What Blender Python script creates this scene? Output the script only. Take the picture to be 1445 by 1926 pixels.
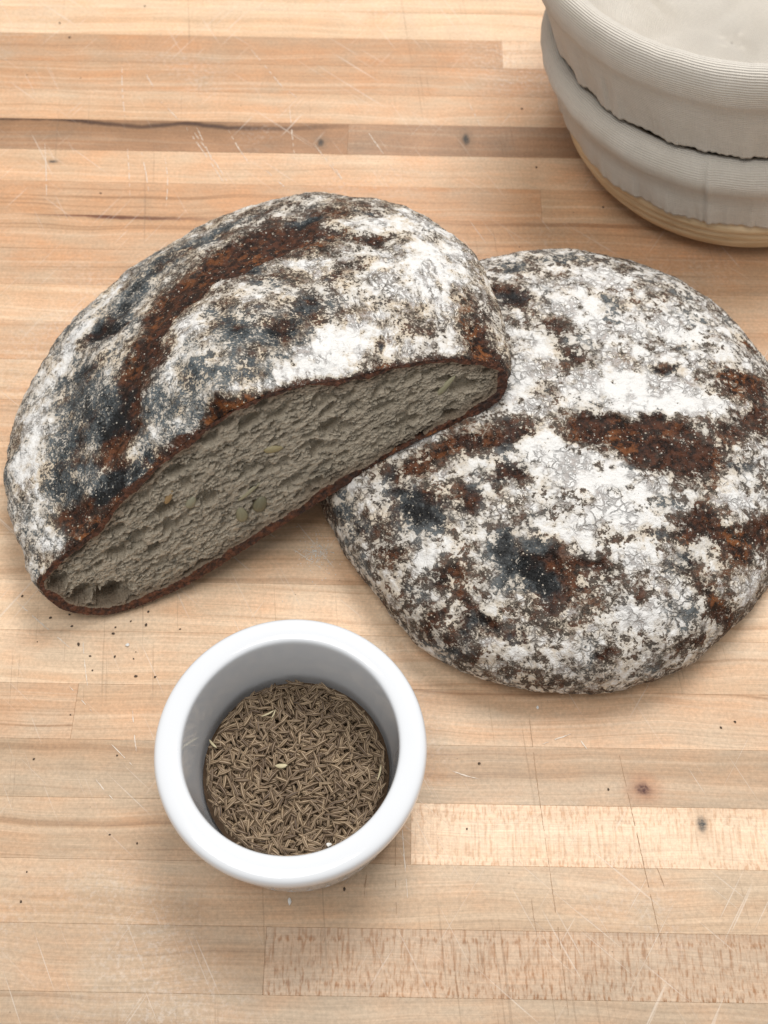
import bpy, math, random
import numpy as np
from mathutils import Matrix, Vector

# ------------------------------------------------------------------ scene, camera, world, light
scene = bpy.context.scene
for _o in list(bpy.data.objects):
    bpy.data.objects.remove(_o, do_unlink=True)
COL = scene.collection

CAM_H, CAM_TILT, CAM_ROLL = 0.46842, 0.50181, 0.017
cd = bpy.data.cameras.new('camera')
cd.sensor_fit = 'VERTICAL'; cd.sensor_height = 36.0
cd.lens = 2100.0 / 1926.0 * 36.0
cd.clip_start = 0.01; cd.clip_end = 50
cam = bpy.data.objects.new('camera', cd); COL.objects.link(cam)
_F = Vector((0, math.sin(CAM_TILT), -math.cos(CAM_TILT))); _R = Vector((1, 0, 0)); _U = _R.cross(_F)
_R2 = _R * math.cos(CAM_ROLL) + _U * math.sin(CAM_ROLL); _U2 = _U * math.cos(CAM_ROLL) - _R * math.sin(CAM_ROLL)
cam.matrix_world = Matrix(((_R2.x, _U2.x, -_F.x, 0), (_R2.y, _U2.y, -_F.y, 0), (_R2.z, _U2.z, -_F.z, CAM_H), (0, 0, 0, 1)))
cd.dof.use_dof = True; cd.dof.focus_distance = 0.47; cd.dof.aperture_fstop = 13.0
scene.camera = cam

world = bpy.data.worlds.new('World'); scene.world = world; world.use_nodes = True
bg = world.node_tree.nodes['Background']
bg.inputs[0].default_value = (0.975, 0.985, 1.0, 1); bg.inputs[1].default_value = 0.42

def area_lamp(name, loc, target, size, power, color):
    ld = bpy.data.lights.new(name, 'AREA'); ld.shape = 'RECTANGLE'; ld.size, ld.size_y = size; ld.energy = power; ld.color = color
    o = bpy.data.objects.new(name, ld); COL.objects.link(o); o.location = loc
    o.rotation_euler = (Vector(target) - Vector(loc)).to_track_quat('-Z', 'Y').to_euler()
area_lamp('window_light', (0.35, 1.30, 1.90), (0.0, 0.25, 0.0), (1.0, 0.8), 39.0, (1.0, 0.99, 0.985))
area_lamp('ceiling_light', (-0.25, 0.00, 1.6), (0.0, 0.30, 0.0), (0.7, 0.7), 9.5, (1.0, 0.985, 0.965))

scene.render.engine = 'CYCLES'
scene.view_settings.view_transform = 'Standard'; scene.view_settings.look = 'None'
scene.view_settings.exposure = 0.0; scene.view_settings.gamma = 1.0
scene.view_settings.use_curve_mapping = False
try: scene.cycles.use_denoising = True
except Exception: pass

# ------------------------------------------------------------------ helpers
rng = np.random.default_rng(7)
_perm = np.random.default_rng(11).permutation(256); _perm = np.concatenate([_perm, _perm, _perm])
_grad = np.random.default_rng(12).normal(size=(256, 3)); _grad /= np.linalg.norm(_grad, axis=1)[:, None]

def perlin(p):
    p = np.asarray(p, float); i = np.floor(p).astype(int); f = p - i; i &= 255
    w = f * f * f * (f * (f * 6 - 15) + 10); out = 0
    for dx in (0, 1):
        for dy in (0, 1):
            for dz in (0, 1):
                h = _perm[_perm[_perm[(i[..., 0] + dx) & 255] + ((i[..., 1] + dy) & 255)] + ((i[..., 2] + dz) & 255)]
                g = _grad[h & 255]
                d = g[..., 0] * (f[..., 0] - dx) + g[..., 1] * (f[..., 1] - dy) + g[..., 2] * (f[..., 2] - dz)
                out = out + d * (w[..., 0] if dx else 1 - w[..., 0]) * (w[..., 1] if dy else 1 - w[..., 1]) * (w[..., 2] if dz else 1 - w[..., 2])
    return out * 1.6

def fbm(p, octs=4, gain=.5):
    s = 0; a = 1.0; t = 0; p = np.asarray(p, float)
    for k in range(octs):
        s = s + a * perlin(p * 2.0 ** k + 17.3 * k); t += a; a *= gain
    return s / t

def smooth(a, b, x):
    t = np.clip((x - a) / (b - a), 0, 1); return t * t * (3 - 2 * t)

def mesh_from(name, verts, faces, smooth_shade=True, attrs=None, uv=None):
    """verts (n,3); faces: an (m,4) or (m,3) array, or a list of such arrays"""
    me = bpy.data.meshes.new(name)
    fl = faces if isinstance(faces, list) else [faces]
    fl = [np.asarray(f, np.int32) for f in fl if len(f)]
    loops = np.concatenate([f.ravel() for f in fl]); tot = np.concatenate([np.full(len(f), f.shape[1], np.int32) for f in fl])
    start = np.concatenate([[0], np.cumsum(tot)[:-1]]).astype(np.int32)
    me.vertices.add(len(verts)); me.vertices.foreach_set('co', np.asarray(verts, np.float32).ravel())
    me.loops.add(len(loops)); me.loops.foreach_set('vertex_index', loops)
    me.polygons.add(len(tot)); me.polygons.foreach_set('loop_start', start)
    me.polygons.foreach_set('use_smooth', np.full(len(tot), smooth_shade))
    if uv is not None:
        l = me.uv_layers.new(name='UVMap'); l.data.foreach_set('uv', np.asarray(uv, np.float32)[loops].ravel())
    me.update(calc_edges=True); me.validate()
    for k, v in (attrs or {}).items():
        a = me.attributes.new(k, 'FLOAT', 'POINT'); a.data.foreach_set('value', np.asarray(v, np.float32).ravel())
    return me

def grid_faces(nu, nv, wrap_u=False, flip=False):
    iu = np.arange(nu if wrap_u else nu - 1); iv = np.arange(nv - 1)
    a, b = np.meshgrid(iu, iv, indexing='ij'); a2 = (a + 1) % nu
    q = np.stack([a * nv + b, a2 * nv + b, a2 * nv + b + 1, a * nv + b + 1], -1).reshape(-1, 4)
    return q[:, ::-1] if flip else q

def link(name, me, mat=None, parent=None, loc=(0, 0, 0), label=None, cat=None, group=None, kind=None):
    o = bpy.data.objects.new(name, me); COL.objects.link(o); o.location = loc
    if mat is not None and me is not None and not me.materials: me.materials.append(mat)
    if parent is not None: o.parent = parent
    if label: o['label'] = label
    if cat: o['category'] = cat
    if group: o['group'] = group
    if kind: o['kind'] = kind
    return o

def grid_normals(P, wrap=False):
    if wrap:
        du = np.roll(P, -1, 0) - np.roll(P, 1, 0)
    else:
        du = np.gradient(P, axis=0)
    dv = np.gradient(P, axis=1)
    n = np.cross(du, dv); l = np.linalg.norm(n, axis=-1, keepdims=True); return n / np.maximum(l, 1e-12)

class NT:
    """small node-tree builder"""
    def __init__(s, name):
        s.mat = bpy.data.materials.new(name); s.mat.use_nodes = True; s.t = s.mat.node_tree
        s.t.nodes.clear(); s.out = s.t.nodes.new('ShaderNodeOutputMaterial')
    def put(s, sock, v):
        if isinstance(v, bpy.types.NodeSocket): s.t.links.new(v, sock)
        elif isinstance(v, (tuple, list)) and len(v) == 3 and sock.type == 'RGBA': sock.default_value = (*v, 1)
        elif v is not None: sock.default_value = v
    def n(s, typ, **kw):
        nd = s.t.nodes.new(typ)
        for k, v in kw.items(): setattr(nd, k, v)
        return nd
    def m(s, op, a, b=None, c=None, clamp=False):
        nd = s.n('ShaderNodeMath', operation=op, use_clamp=clamp); s.put(nd.inputs[0], a)
        if b is not None: s.put(nd.inputs[1], b)
        if c is not None: s.put(nd.inputs[2], c)
        return nd.outputs[0]
    def v(s, op, a, b=None, scale=None):
        nd = s.n('ShaderNodeVectorMath', operation=op); s.put(nd.inputs[0], a)
        if b is not None: s.put(nd.inputs[1], b)
        if scale is not None: s.put(nd.inputs['Scale'], scale)
        return nd.outputs['Value'] if op in ('LENGTH', 'DOT_PRODUCT', 'DISTANCE') else nd.outputs[0]
    def noise(s, vec, scale=1.0, detail=3.0, rough=.5, dist=0.0):
        nd = s.n('ShaderNodeTexNoise'); s.put(nd.inputs['Vector'], vec); s.put(nd.inputs['Scale'], scale)
        s.put(nd.inputs['Detail'], detail); s.put(nd.inputs['Roughness'], rough); s.put(nd.inputs['Distortion'], dist)
        return nd.outputs[0]
    def voro(s, vec, scale, feature='F1', rnd=1.0):
        nd = s.n('ShaderNodeTexVoronoi', feature=feature); s.put(nd.inputs['Vector'], vec); s.put(nd.inputs['Scale'], scale)
        s.put(nd.inputs['Randomness'], rnd); return nd
    def sstep(s, x, a, b, lo=0.0, hi=1.0):
        nd = s.n('ShaderNodeMapRange', interpolation_type='SMOOTHSTEP'); s.put(nd.inputs[0], x)
        for k, q in enumerate((a, b, lo, hi)): s.put(nd.inputs[k + 1], q)
        return nd.outputs[0]
    def mix(s, f, a, b, blend='MIX'):
        nd = s.n('ShaderNodeMix', data_type='RGBA', blend_type=blend); s.put(nd.inputs[0], f); s.put(nd.inputs[6], a); s.put(nd.inputs[7], b)
        return nd.outputs[2]
    def attr(s, name, typ='GEOMETRY'):
        nd = s.n('ShaderNodeAttribute', attribute_type=typ, attribute_name=name); return nd.outputs['Fac']
    def obj(s): return s.n('ShaderNodeTexCoord').outputs['Object']
    def pos(s): return s.n('ShaderNodeNewGeometry').outputs['Position']
    def sep(s, vec):
        nd = s.n('ShaderNodeSeparateXYZ'); s.put(nd.inputs[0], vec); return nd.outputs
    def comb(s, x, y, z):
        nd = s.n('ShaderNodeCombineXYZ')
        for k, q in enumerate((x, y, z)): s.put(nd.inputs[k], q)
        return nd.outputs[0]
    def bump(s, h, strength=.5, dist=.001, nrm=None):
        nd = s.n('ShaderNodeBump'); s.put(nd.inputs['Height'], h); s.put(nd.inputs['Strength'], strength); s.put(nd.inputs['Distance'], dist)
        if nrm is not None: s.put(nd.inputs['Normal'], nrm)
        return nd.outputs[0]
    def bsdf(s, color, rough=.6, nrm=None, **kw):
        b = s.n('ShaderNodeBsdfPrincipled'); s.put(b.inputs['Base Color'], color); s.put(b.inputs['Roughness'], rough)
        if nrm is not None: s.put(b.inputs['Normal'], nrm)
        for k, q in kw.items(): s.put(b.inputs[k.replace('_', ' ')], q)
        s.t.links.new(b.outputs[0], s.out.inputs[0]); return s.mat

# marks, in tenths of a millimetre on the thing they belong to
FLOUR_A = [[1561,923,483,177,-63,-32,-16,-87,20,-0.65,1],[1358,916,523,197,70,-51,4,-109,27,-0.6,0.9],[1141,863,569,164,86,-46,8,-115,29,-0.55,0.8],[929,800,600,149,113,-43,24,-106,28,-0.5,0.7],[798,635,638,49,-73,23,-57,-198,38,-0.55,0.8],[656,480,651,38,-56,17,-59,-120,-1,-0.5,0.8],[520,301,628,57,-59,15,-62,-92,-23,-0.35,0.7],[392,209,587,56,-50,10,-32,-67,-16,-0.4,0.9],[537,973,499,114,-80,42,3,-61,16,-0.4,0.6],[1886,744,411,64,-18,-26,-12,-28,8,-0.5,0.9],[1713,585,485,56,20,-19,-7,-46,4,-0.4,0.6],[1457,411,578,56,-17,-21,-19,-59,9,-0.45,0.2],[2055,255,298,23,-5,-22,-50,-88,14,-0.45,0.9],[2051,125,253,24,13,-16,-30,-88,-17,-0.45,0.9],[2027,28,226,23,10,-24,11,54,-129,-0.5,1],[1989,73,284,24,11,-16,-9,-46,-16,-0.4,0.9],[1808,1060,385,113,-89,-21,-19,-35,14,-0.35,0.3],[1215,1303,426,330,34,-52,1,-66,22,-0.3,0],[764,1173,469,209,146,-39,18,-85,26,-0.3,0],[607,1024,496,115,46,-1,20,-84,29,-0.3,0.1],[404,500,583,158,-178,57,-71,-225,-18,-0.3,0],[123,334,474,113,-103,38,-62,-169,-23,-0.3,0],[327,49,537,78,-49,22,-38,-49,-31,-0.5,0],[161,69,468,92,-69,20,-38,-69,-17,-0.4,0.5],[1129,401,692,47,-85,0,-53,-104,25,-0.4,0],[1383,618,582,90,-17,-22,-5,-62,10,-0.3,0],[1375,292,617,124,12,-59,-16,-75,2,-0.35,0],[1104,96,698,134,20,-46,-10,-49,-21,-0.2,0],[776,122,692,170,-64,61,8,-72,-26,-0.2,0],[501,24,586,98,-14,18,-17,66,-70,-0.4,0.1],[1624,508,518,54,-17,-19,-9,-41,4,-0.35,0],[1346,745,569,67,-19,-12,-7,-33,8,-0.3,0],[1670,1048,429,126,-74,-21,-10,-39,13,-0.25,0],[926,1358,417,96,29,-10,6,-40,13,-0.1,0],[923,181,742,76,-46,-1,-16,-54,-1,-0.25,0],[413,811,513,109,-71,52,19,-84,29,-0.25,0],[1274,231,659,67,-10,-31,-29,-50,4,-0.3,0],[1716,333,480,49,-12,-19,-11,-36,1,-0.3,0],[1633,90,471,26,-9,-11,-4,-25,-5,-0.5,0],[1797,157,427,111,-39,-69,-10,-24,-1,-0.2,0.3],[1111,696,616,109,44,-24,2,-61,17,0.45,0],[917,543,670,96,7,-3,12,-115,29,0.45,0],[804,306,708,36,-50,13,-32,-70,-3,0.35,0],[49,643,447,68,-77,21,-100,-176,-15,0.5,0],[351,1059,450,22,-64,18,-154,-129,-4,0.45,0],[-16,205,438,68,-39,12,-13,-171,-11,0.3,0],[9,8,432,50,-8,8,-32,55,-65,0.2,0.4],[1900,886,387,254,-59,-138,-18,-58,16,0.5,0],[2140,930,239,82,-119,-72,-30,-62,34,0.4,0],[1525,187,531,172,-8,-65,-30,-101,-12,0.4,0],[1376,106,583,135,3,-64,-19,-67,-16,0.45,0],[1280,58,616,142,29,-63,-16,-47,-15,0.25,0],[1914,491,410,192,-71,-120,-85,-189,26,0.25,0],[2086,482,314,61,-139,-74,-187,-189,87,0.25,0],[1803,75,401,107,-33,-69,-45,-53,5,0.22,0],[1471,704,547,161,-57,-40,-14,-46,11,0.35,0],[1225,528,642,112,56,-42,2,-82,17,0.2,0],[505,132,609,82,-14,21,10,-47,-6,0.45,0],[623,156,648,57,-22,15,-3,-39,-9,0.3,0],[973,42,741,168,47,-59,3,-22,-27,0.3,0],[718,76,659,92,-13,23,10,-38,-13,0.25,0],[1092,37,671,146,14,-43,-7,-20,-13,0.2,0],[938,1424,395,63,15,-7,0,-33,11,0.3,0],[671,1370,403,51,65,-27,7,-33,11,0.35,0],[1978,163,332,67,30,-46,-59,-137,-13,0.15,0],[1525,15,487,169,-15,-61,-10,-15,-2,0.15,0],[1698,415,491,114,-40,-43,-7,-69,-1,0.2,0],[544,614,607,72,-46,21,5,-41,7,0.35,0],[305,307,551,99,-53,42,11,-45,5,0.15,0]]
FLOUR_B = [[99,-132,512,138,-25,-2,-21,-94,0,-0.7,0.8],[493,-240,494,204,-16,-34,-34,-132,-4,-0.75,0.9],[294,-78,510,276,-10,-20,-11,-68,0,-0.6,0.6],[739,-52,462,109,23,-32,-12,-85,0,-0.5,0.6],[280,-231,508,138,-21,-8,-19,-80,-2,-0.5,0.8],[535,-556,454,108,-25,-30,-43,-101,-12,-0.7,1],[718,-621,386,104,-3,-60,-42,-97,-20,-0.65,1],[848,-500,360,60,18,-32,-3,-89,-32,-0.6,1],[587,-872,324,47,25,-8,96,-40,-182,-0.6,0.9],[484,-1008,264,68,36,-8,19,-12,-34,-0.45,0.8],[416,-741,436,72,8,-14,-2,-52,-16,-0.4,0.2],[-249,650,476,118,-34,12,-18,-103,13,-0.65,0.4],[-67,455,504,109,-24,2,-15,-77,4,-0.6,0.8],[38,288,512,84,-27,0,-17,-59,0,-0.55,0.6],[816,195,438,192,21,-98,-29,-78,12,-0.65,0.9],[887,45,416,61,36,-30,10,-91,-6,-0.6,0.8],[449,239,500,78,-11,-6,-11,-43,2,-0.5,0.5],[563,346,482,58,9,-10,-5,-34,4,-0.45,0.2],[138,61,512,43,1,0,-3,-35,0,-0.35,0.5],[-126,70,512,58,1,0,-3,-52,0,-0.3,0.3],[-303,-147,510,136,30,2,9,-81,-2,-0.7,0.5],[-539,-218,492,141,40,12,14,-64,0,-0.65,0.6],[-749,-299,450,120,37,28,18,-55,-2,-0.6,0.4],[-678,-508,442,158,-58,22,-25,-98,-26,-0.65,0],[-282,-345,506,97,1,2,-2,-67,-4,-0.6,0.5],[-473,-453,484,77,-3,8,-1,-80,-8,-0.5,0.4],[-885,-542,352,79,-18,36,1,-58,-20,-0.3,0.2],[-560,-789,404,74,7,18,15,-80,-28,-0.6,0.5],[-492,-906,372,57,-4,12,1,-40,-20,-0.5,0.6],[-418,-991,346,92,-5,16,2,-44,-32,-0.65,0.1],[-286,-1033,348,48,-2,6,1,-26,-18,-0.4,0.2],[-241,-719,468,175,-31,0,-18,-93,-22,-0.5,0],[-87,-792,460,178,-11,-6,-6,-56,-16,-0.5,0.4],[-74,-906,426,134,14,2,5,-49,-20,-0.5,0.6],[-210,-841,440,133,0,6,-1,-72,-24,-0.45,0],[93,-764,462,93,-12,-8,-11,-49,-10,-0.5,0.8],[166,-665,478,55,2,-2,-1,-23,-4,-0.4,0.6],[249,-883,416,31,12,0,17,-41,-20,-0.6,0.9],[83,-1104,306,36,1,-2,1,-17,-16,-0.6,0.4],[-273,-1074,320,41,11,14,8,-15,-12,-0.5,0.3],[-814,-669,348,77,13,40,12,-30,-8,-0.45,0.7],[-1007,-443,288,70,-10,58,27,-97,-12,-0.25,0],[-743,-807,320,46,15,34,58,-94,-30,-0.25,0.5],[-605,-965,288,66,-10,26,2,-49,-58,-0.3,0.5],[-468,-1085,232,82,-36,-8,-11,-14,-42,-0.3,0.5],[-44,-1016,376,58,1,0,1,-27,-16,-0.3,0.4],[43,971,400,178,5,-10,-6,-42,17,-0.45,0],[-228,897,414,78,-7,10,-4,-60,20,-0.35,0],[263,616,484,106,-31,-4,-14,-47,6,-0.35,0],[493,754,430,100,-53,-8,-21,-49,16,-0.25,0.4],[922,488,346,68,-69,-32,-15,-20,14,-0.4,0.6],[357,912,400,108,-4,-20,-7,-25,11,-0.3,0.4],[651,571,438,100,-21,-26,-16,-38,10,-0.2,0.2],[227,515,496,68,-31,0,-14,-39,4,-0.2,0],[445,207,502,150,-1,-16,-5,-30,0,-0.2,0.2],[63,16,512,96,2,0,-2,-29,0,-0.15,0.2],[217,-418,502,93,4,-4,-2,-25,-2,-0.12,0.3],[352,-487,488,71,5,-6,-3,-36,-2,-0.2,0],[66,-622,488,68,2,-2,-1,-29,-4,-0.2,0.5],[737,-268,448,80,15,-22,-4,-32,-2,-0.2,0.3],[340,-633,470,94,7,-10,-3,-47,-8,-0.25,0.1],[-339,188,506,49,0,2,-3,-90,2,0.0,0],[285,80,510,268,-6,-16,-16,-106,2,0.45,0],[523,29,498,201,2,-32,-10,-52,0,0.4,0],[-187,310,508,89,0,2,-10,-213,4,0.25,0],[259,799,450,155,-20,-14,-20,-87,20,0.25,0],[52,542,498,147,-30,0,-24,-113,8,0.3,0],[475,451,484,258,-14,-46,-31,-120,12,0.3,0],[-41,-299,510,170,-69,-2,-30,-81,-2,0.45,0],[174,-381,506,158,-25,-8,-13,-57,-2,0.35,0],[186,-532,494,186,9,-10,-4,-64,-6,0.3,0],[-25,-625,490,114,3,-2,-2,-52,-8,0.2,0],[197,-733,464,78,4,-6,-2,-54,-12,0.35,0],[385,-743,440,57,5,-8,-3,-95,-30,0.25,0],[214,-967,384,88,7,-12,1,-46,-28,0.35,0],[33,-893,430,90,3,-4,0,-25,-10,0.15,0],[-215,-19,512,95,22,0,4,-39,0,0.3,0],[-656,-216,476,61,-5,10,0,-38,-2,0.2,0],[-423,-268,500,60,-1,4,-1,-42,-2,0.1,0],[-565,-613,448,133,-33,16,-5,-31,-8,0.15,0],[-817,-452,408,70,-11,22,1,-71,-16,0.2,0],[-676,-741,384,91,26,36,16,-37,-10,0.35,0.5],[-835,-765,280,39,9,36,59,-96,-28,0.2,0],[720,-423,434,132,8,-52,-13,-49,-6,0.25,0],[761,-763,286,50,10,-48,-35,-93,-60,0.25,0],[-116,-1126,292,368,-3,-62,0,-40,-56,0.12,0.6],[371,-1090,222,201,102,-14,32,-2,-78,0.1,0.5],[306,-940,382,95,11,-20,3,-76,-48,0.12,0.3]]
WHITE_CUTS = [[-1646,5643,-1574,5208],[-1492,5576,-1430,5461],[-1204,5129,-931,4667],[-1179,5129,-917,4684],[-1142,5130,-1023,4852],[-880,5831,-610,5412],[-696,5526,-561,5391],[-1526,4947,-1464,4573],[-1303,4888,-1255,4497],[-1449,4949,-1364,4616],[-2010,4979,-1934,4562],[-605,5321,-550,4885],[-953,5113,-807,4836],[-1385,5348,-1258,5194],[-713,4797,-566,4635],[-350,4889,-251,4683],[-140,5132,-37,4939],[-448,5016,-283,4744],[-1676,2074,-1384,1843],[-1352,1936,-1291,1673],[-1372,1671,-1250,1552],[-1151,1412,-1049,1321],[-1198,1261,-1108,1173],[-1079,1567,-1040,1379],[98,1073,122,799],[849,1493,890,1424],[-38,1597,56,1503],[307,1321,419,1289],[-718,2565,-248,2236],[-410,2499,-224,2264],[461,5393,534,5170],[697,1444,826,1493]]
DARK_CUTS = [[646,1573,694,975],[694,975,742,378],[1025,1403,1133,595],[72,1094,77,737],[620,807,635,666],[1137,940,1161,857],[-45,900,-54,796]]
CRUMBS = [[-1505,1992],[-1421,2009],[-1401,1953],[-1545,1875],[-1358,1866],[-1299,1812],[-1189,1810],[-1279,1745],[-1104,1802],[-1098,1835],[-1083,1721],[-998,1718],[-1211,1921],[-1204,1952],[-1067,1965],[-1064,2031],[-912,1948],[-1138,1982],[-1650,2098],[-1472,1341],[-1346,1539],[-1121,1363],[-2005,5895],[-2085,6027],[-1883,5534],[-2212,5554],[-893,5319],[-1572,6202],[-1632,4594],[1477,1532],[1541,1559],[423,1355],[366,1079],[966,1253],[-329,827],[-135,830],[-1000,1719],[-991,998],[-1423,877],[-1427,761],[-1107,1031],[845,4854],[1037,4510],[1205,4553],[783,5332],[720,4248]]
FLAKES = [[-1139,1866],[-352,779],[39,1026],[685,1608],[-496,2508],[-134,832]]

# ------------------------------------------------------------------ butcher block tabletop
def wood_material(name, fleck=False, streak=None, knot=None):
    t = NT(name)
    x, y, z = t.sep(t.pos()); P = t.comb(x, y, 0.0)
    seed, tone, warm, lines = (t.attr(k, 'OBJECT') for k in ('seed', 'tone', 'warm', 'lines'))
    S = t.m('MULTIPLY', seed, 3.17); xs = t.m('ADD', x, S)
    # grain coordinates: each stave has its own offset, the lines wander a little
    wv = t.noise(t.comb(xs, y, S), 9.0, 2.0)
    yw = t.m('MULTIPLY_ADD', t.m('SUBTRACT', wv, .5), 0.014, y)
    g = lambda sx, sy, det=3.0, ro=.55: t.noise(t.v('MULTIPLY', t.comb(xs, yw, S), (sx, sy, 1)), 1.0, det, ro)
    rings = g(2.0, 260.0, 3.0, .6)
    c = t.mix(t.sstep(g(3.0, 45.0, 3.0), .3, .7), (0.645, 0.484, 0.330), (0.540, 0.362, 0.220))
    mott = t.noise(t.v('MULTIPLY', t.comb(xs, y, S), (1, 2.2, 1)), 34.0, 4.0, .6)
    c = t.mix(t.m('ADD', warm, t.m('MULTIPLY', t.m('SUBTRACT', mott, .5), 1.7), clamp=True), c, (0.535, 0.285, 0.145))
    c = t.mix(t.m('MULTIPLY', t.sstep(rings, .55, .70), t.m('MULTIPLY_ADD', lines, .70, .22)), c, (0.33, 0.175, 0.085))
    c = t.mix(t.m('MULTIPLY', t.sstep(rings, .47, .33), .30), c, (0.74, 0.57, 0.40))
    if fleck:     # ray fleck of the quarter-sawn staves: short strokes across the grain
        amt = t.attr('fleck', 'OBJECT')
        fy = t.noise(t.comb(S, t.m('MULTIPLY', y, 120.0), S), 1.0, 2.0)
        f1 = t.noise(t.comb(t.m('MULTIPLY', x, 760.0), t.m('MULTIPLY', y, 75.0), S), 1.0, 2.0, .6)
        f2 = t.noise(t.comb(t.m('MULTIPLY', x, 900.0), t.m('MULTIPLY', y, 240.0), S), 1.0, 2.0, .6)
        fm = t.sstep(t.mix(t.sstep(fy, .42, .58), f1, f2), .44, .70)
        c = t.mix(t.m('MULTIPLY', t.m('MINIMUM', amt, .9), .45), c, (0.68, 0.52, 0.38))
        c = t.mix(t.m('MULTIPLY', t.m('MULTIPLY', fm, amt), t.m('MULTIPLY_ADD', fy, 1.0, .05), clamp=True), c, (0.36, 0.165, 0.065))
    wn = t.n('ShaderNodeTexNoise'); t.put(wn.inputs['Vector'], P); wn.inputs['Scale'].default_value = 160; wn.inputs['Detail'].default_value = 3
    Pw = t.v('ADD', P, t.v('SCALE', t.v('SUBTRACT', wn.outputs['Color'], (.5, .5, .5)), scale=.0022))
    if streak:    # a dark mineral line running along the stave
        pts, wide, halo, dark = streak
        x0, x1 = pts[0][0], pts[-1][0]; ys = [p[1] for p in pts]; lo, hi = min(ys), max(ys)
        px, py, _ = t.sep(Pw)
        rp = t.n('ShaderNodeValToRGB'); t.put(rp.inputs[0], t.m('DIVIDE', t.m('SUBTRACT', x, x0 * 1e-4), (x1 - x0) * 1e-4, clamp=True))
        el = rp.color_ramp.elements
        while len(el) < len(pts): el.new(.5)
        for e, p in zip(el, pts):
            e.position = (p[0] - x0) / (x1 - x0)
        for e, p in zip(sorted(el, key=lambda q: q.position), pts):
            k = (p[1] - lo) / max(hi - lo, 1); e.color = (k, p[2], 0, 1)
        cy_, st_, _ = t.sep(rp.outputs[0])
        d = t.m('ABSOLUTE', t.m('SUBTRACT', py, t.m('MULTIPLY_ADD', cy_, (hi - lo) * 1e-4, lo * 1e-4)))
        c = t.mix(t.m('MULTIPLY', t.sstep(d, halo, 0.0), t.m('MULTIPLY', st_, .60)), c, (0.33, 0.165, 0.07))
        c = t.mix(t.m('MULTIPLY', t.sstep(d, wide, wide * .15), t.m('MULTIPLY', st_, .92)), c, dark)
    if knot:
        tint, dark, hs = knot
        kc = t.n('ShaderNodeAttribute', attribute_type='OBJECT', attribute_name='knot').outputs['Vector']
        ks = t.n('ShaderNodeAttribute', attribute_type='OBJECT', attribute_name='knot_size').outputs['Vector']
        d = t.v('LENGTH', t.v('DIVIDE', t.v('SUBTRACT', Pw, kc), ks))
        c = t.mix(t.m('MULTIPLY', t.sstep(d, 2.6, .5), hs), c, tint)
        c = t.mix(t.m('MULTIPLY', t.sstep(d, 1.05, .25), t.m('MULTIPLY_ADD', t.noise(P, 900.0, 2.0), 1.4, .15), clamp=True), c, dark)
    fine = g(26.0, 1500.0, 2.0); gr = t.noise(P, 620.0, 3.0, .7)
    v = t.m('MULTIPLY', t.m('MULTIPLY_ADD', t.m('SUBTRACT', fine, .5), .46, 1.0), t.m('MULTIPLY_ADD', t.m('SUBTRACT', mott, .5), .45, tone))
    v = t.m('MULTIPLY', v, t.m('MULTIPLY_ADD', t.m('SUBTRACT', g(70.0, 22.0, 2.0), .5), .18, 1.0))
    v = t.m('MULTIPLY', v, t.m('MULTIPLY_ADD', t.m('SUBTRACT', gr, .5), .70, 1.0))
    mul = t.n('ShaderNodeMix', data_type='RGBA', blend_type='MULTIPLY'); mul.inputs[0].default_value = 1.0
    t.put(mul.inputs[6], c); t.put(mul.inputs[7], t.comb(v, v, v)); c = mul.outputs[2]
    # pores
    po = t.voro(t.v('MULTIPLY', P, (1.0, 1.3, 1)), 150.0); pr = t.sep(po.outputs['Color'])
    c = t.mix(t.m('MULTIPLY', t.m('MULTIPLY', t.sstep(po.outputs['Distance'], .075, .03), t.m('GREATER_THAN', pr[0], .92)), .6), c, (0.13, 0.075, 0.045))
    # hatchings of fine knife marks
    hatch, hdark = None, None
    for k, (ang, sl, sw, thr) in enumerate(((62, 16, 800, .665), (84, 14, 760, .67), (-58, 18, 700, .68), (40, 12, 560, .675))):
        a = math.radians(ang); ca, sa = math.cos(a), math.sin(a)
        u = t.v('DOT_PRODUCT', P, (ca * sl, -sa * sl, 0)); w = t.v('DOT_PRODUCT', P, (sa * sw, ca * sw, 0))
        nn = t.noise(t.comb(u, w, 3.7 * k), 1.0, 1.5, .5)
        hm = t.m('MULTIPLY', t.sstep(nn, thr, thr + .06), t.sstep(t.noise(t.v('ADD', P, (k * .31, k * .17, 0)), 13.0, 2.0), .42, .60))
        if k == 1: hdark = hm
        else: hatch = hm if hatch is None else t.m('MAXIMUM', hatch, hm)
    c = t.mix(t.m('MULTIPLY', hatch, .34), c, (0.80, 0.71, 0.61))
    c = t.mix(t.m('MULTIPLY', hdark, .30), c, (0.22, 0.145, 0.09))
    # thin flour worked into the surface
    fd = t.m('MULTIPLY', t.sstep(t.noise(P, 10.0, 3.0), .48, .75), t.sstep(t.noise(P, 420.0, 3.0, .7), .44, .72))
    c = t.mix(t.m('MULTIPLY', fd, .40), c, (0.78, 0.72, 0.65))
    h = t.m('SUBTRACT', t.m('MULTIPLY_ADD', rings, .4, t.m('MULTIPLY', fine, .5)), t.m('MULTIPLY', t.m('MAXIMUM', hatch, hdark), .8))
    return t.bsdf(c, t.m('MULTIPLY_ADD', mott, .22, .40), t.bump(h, .35, .00035), Specular_IOR_Level=.38)

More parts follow.
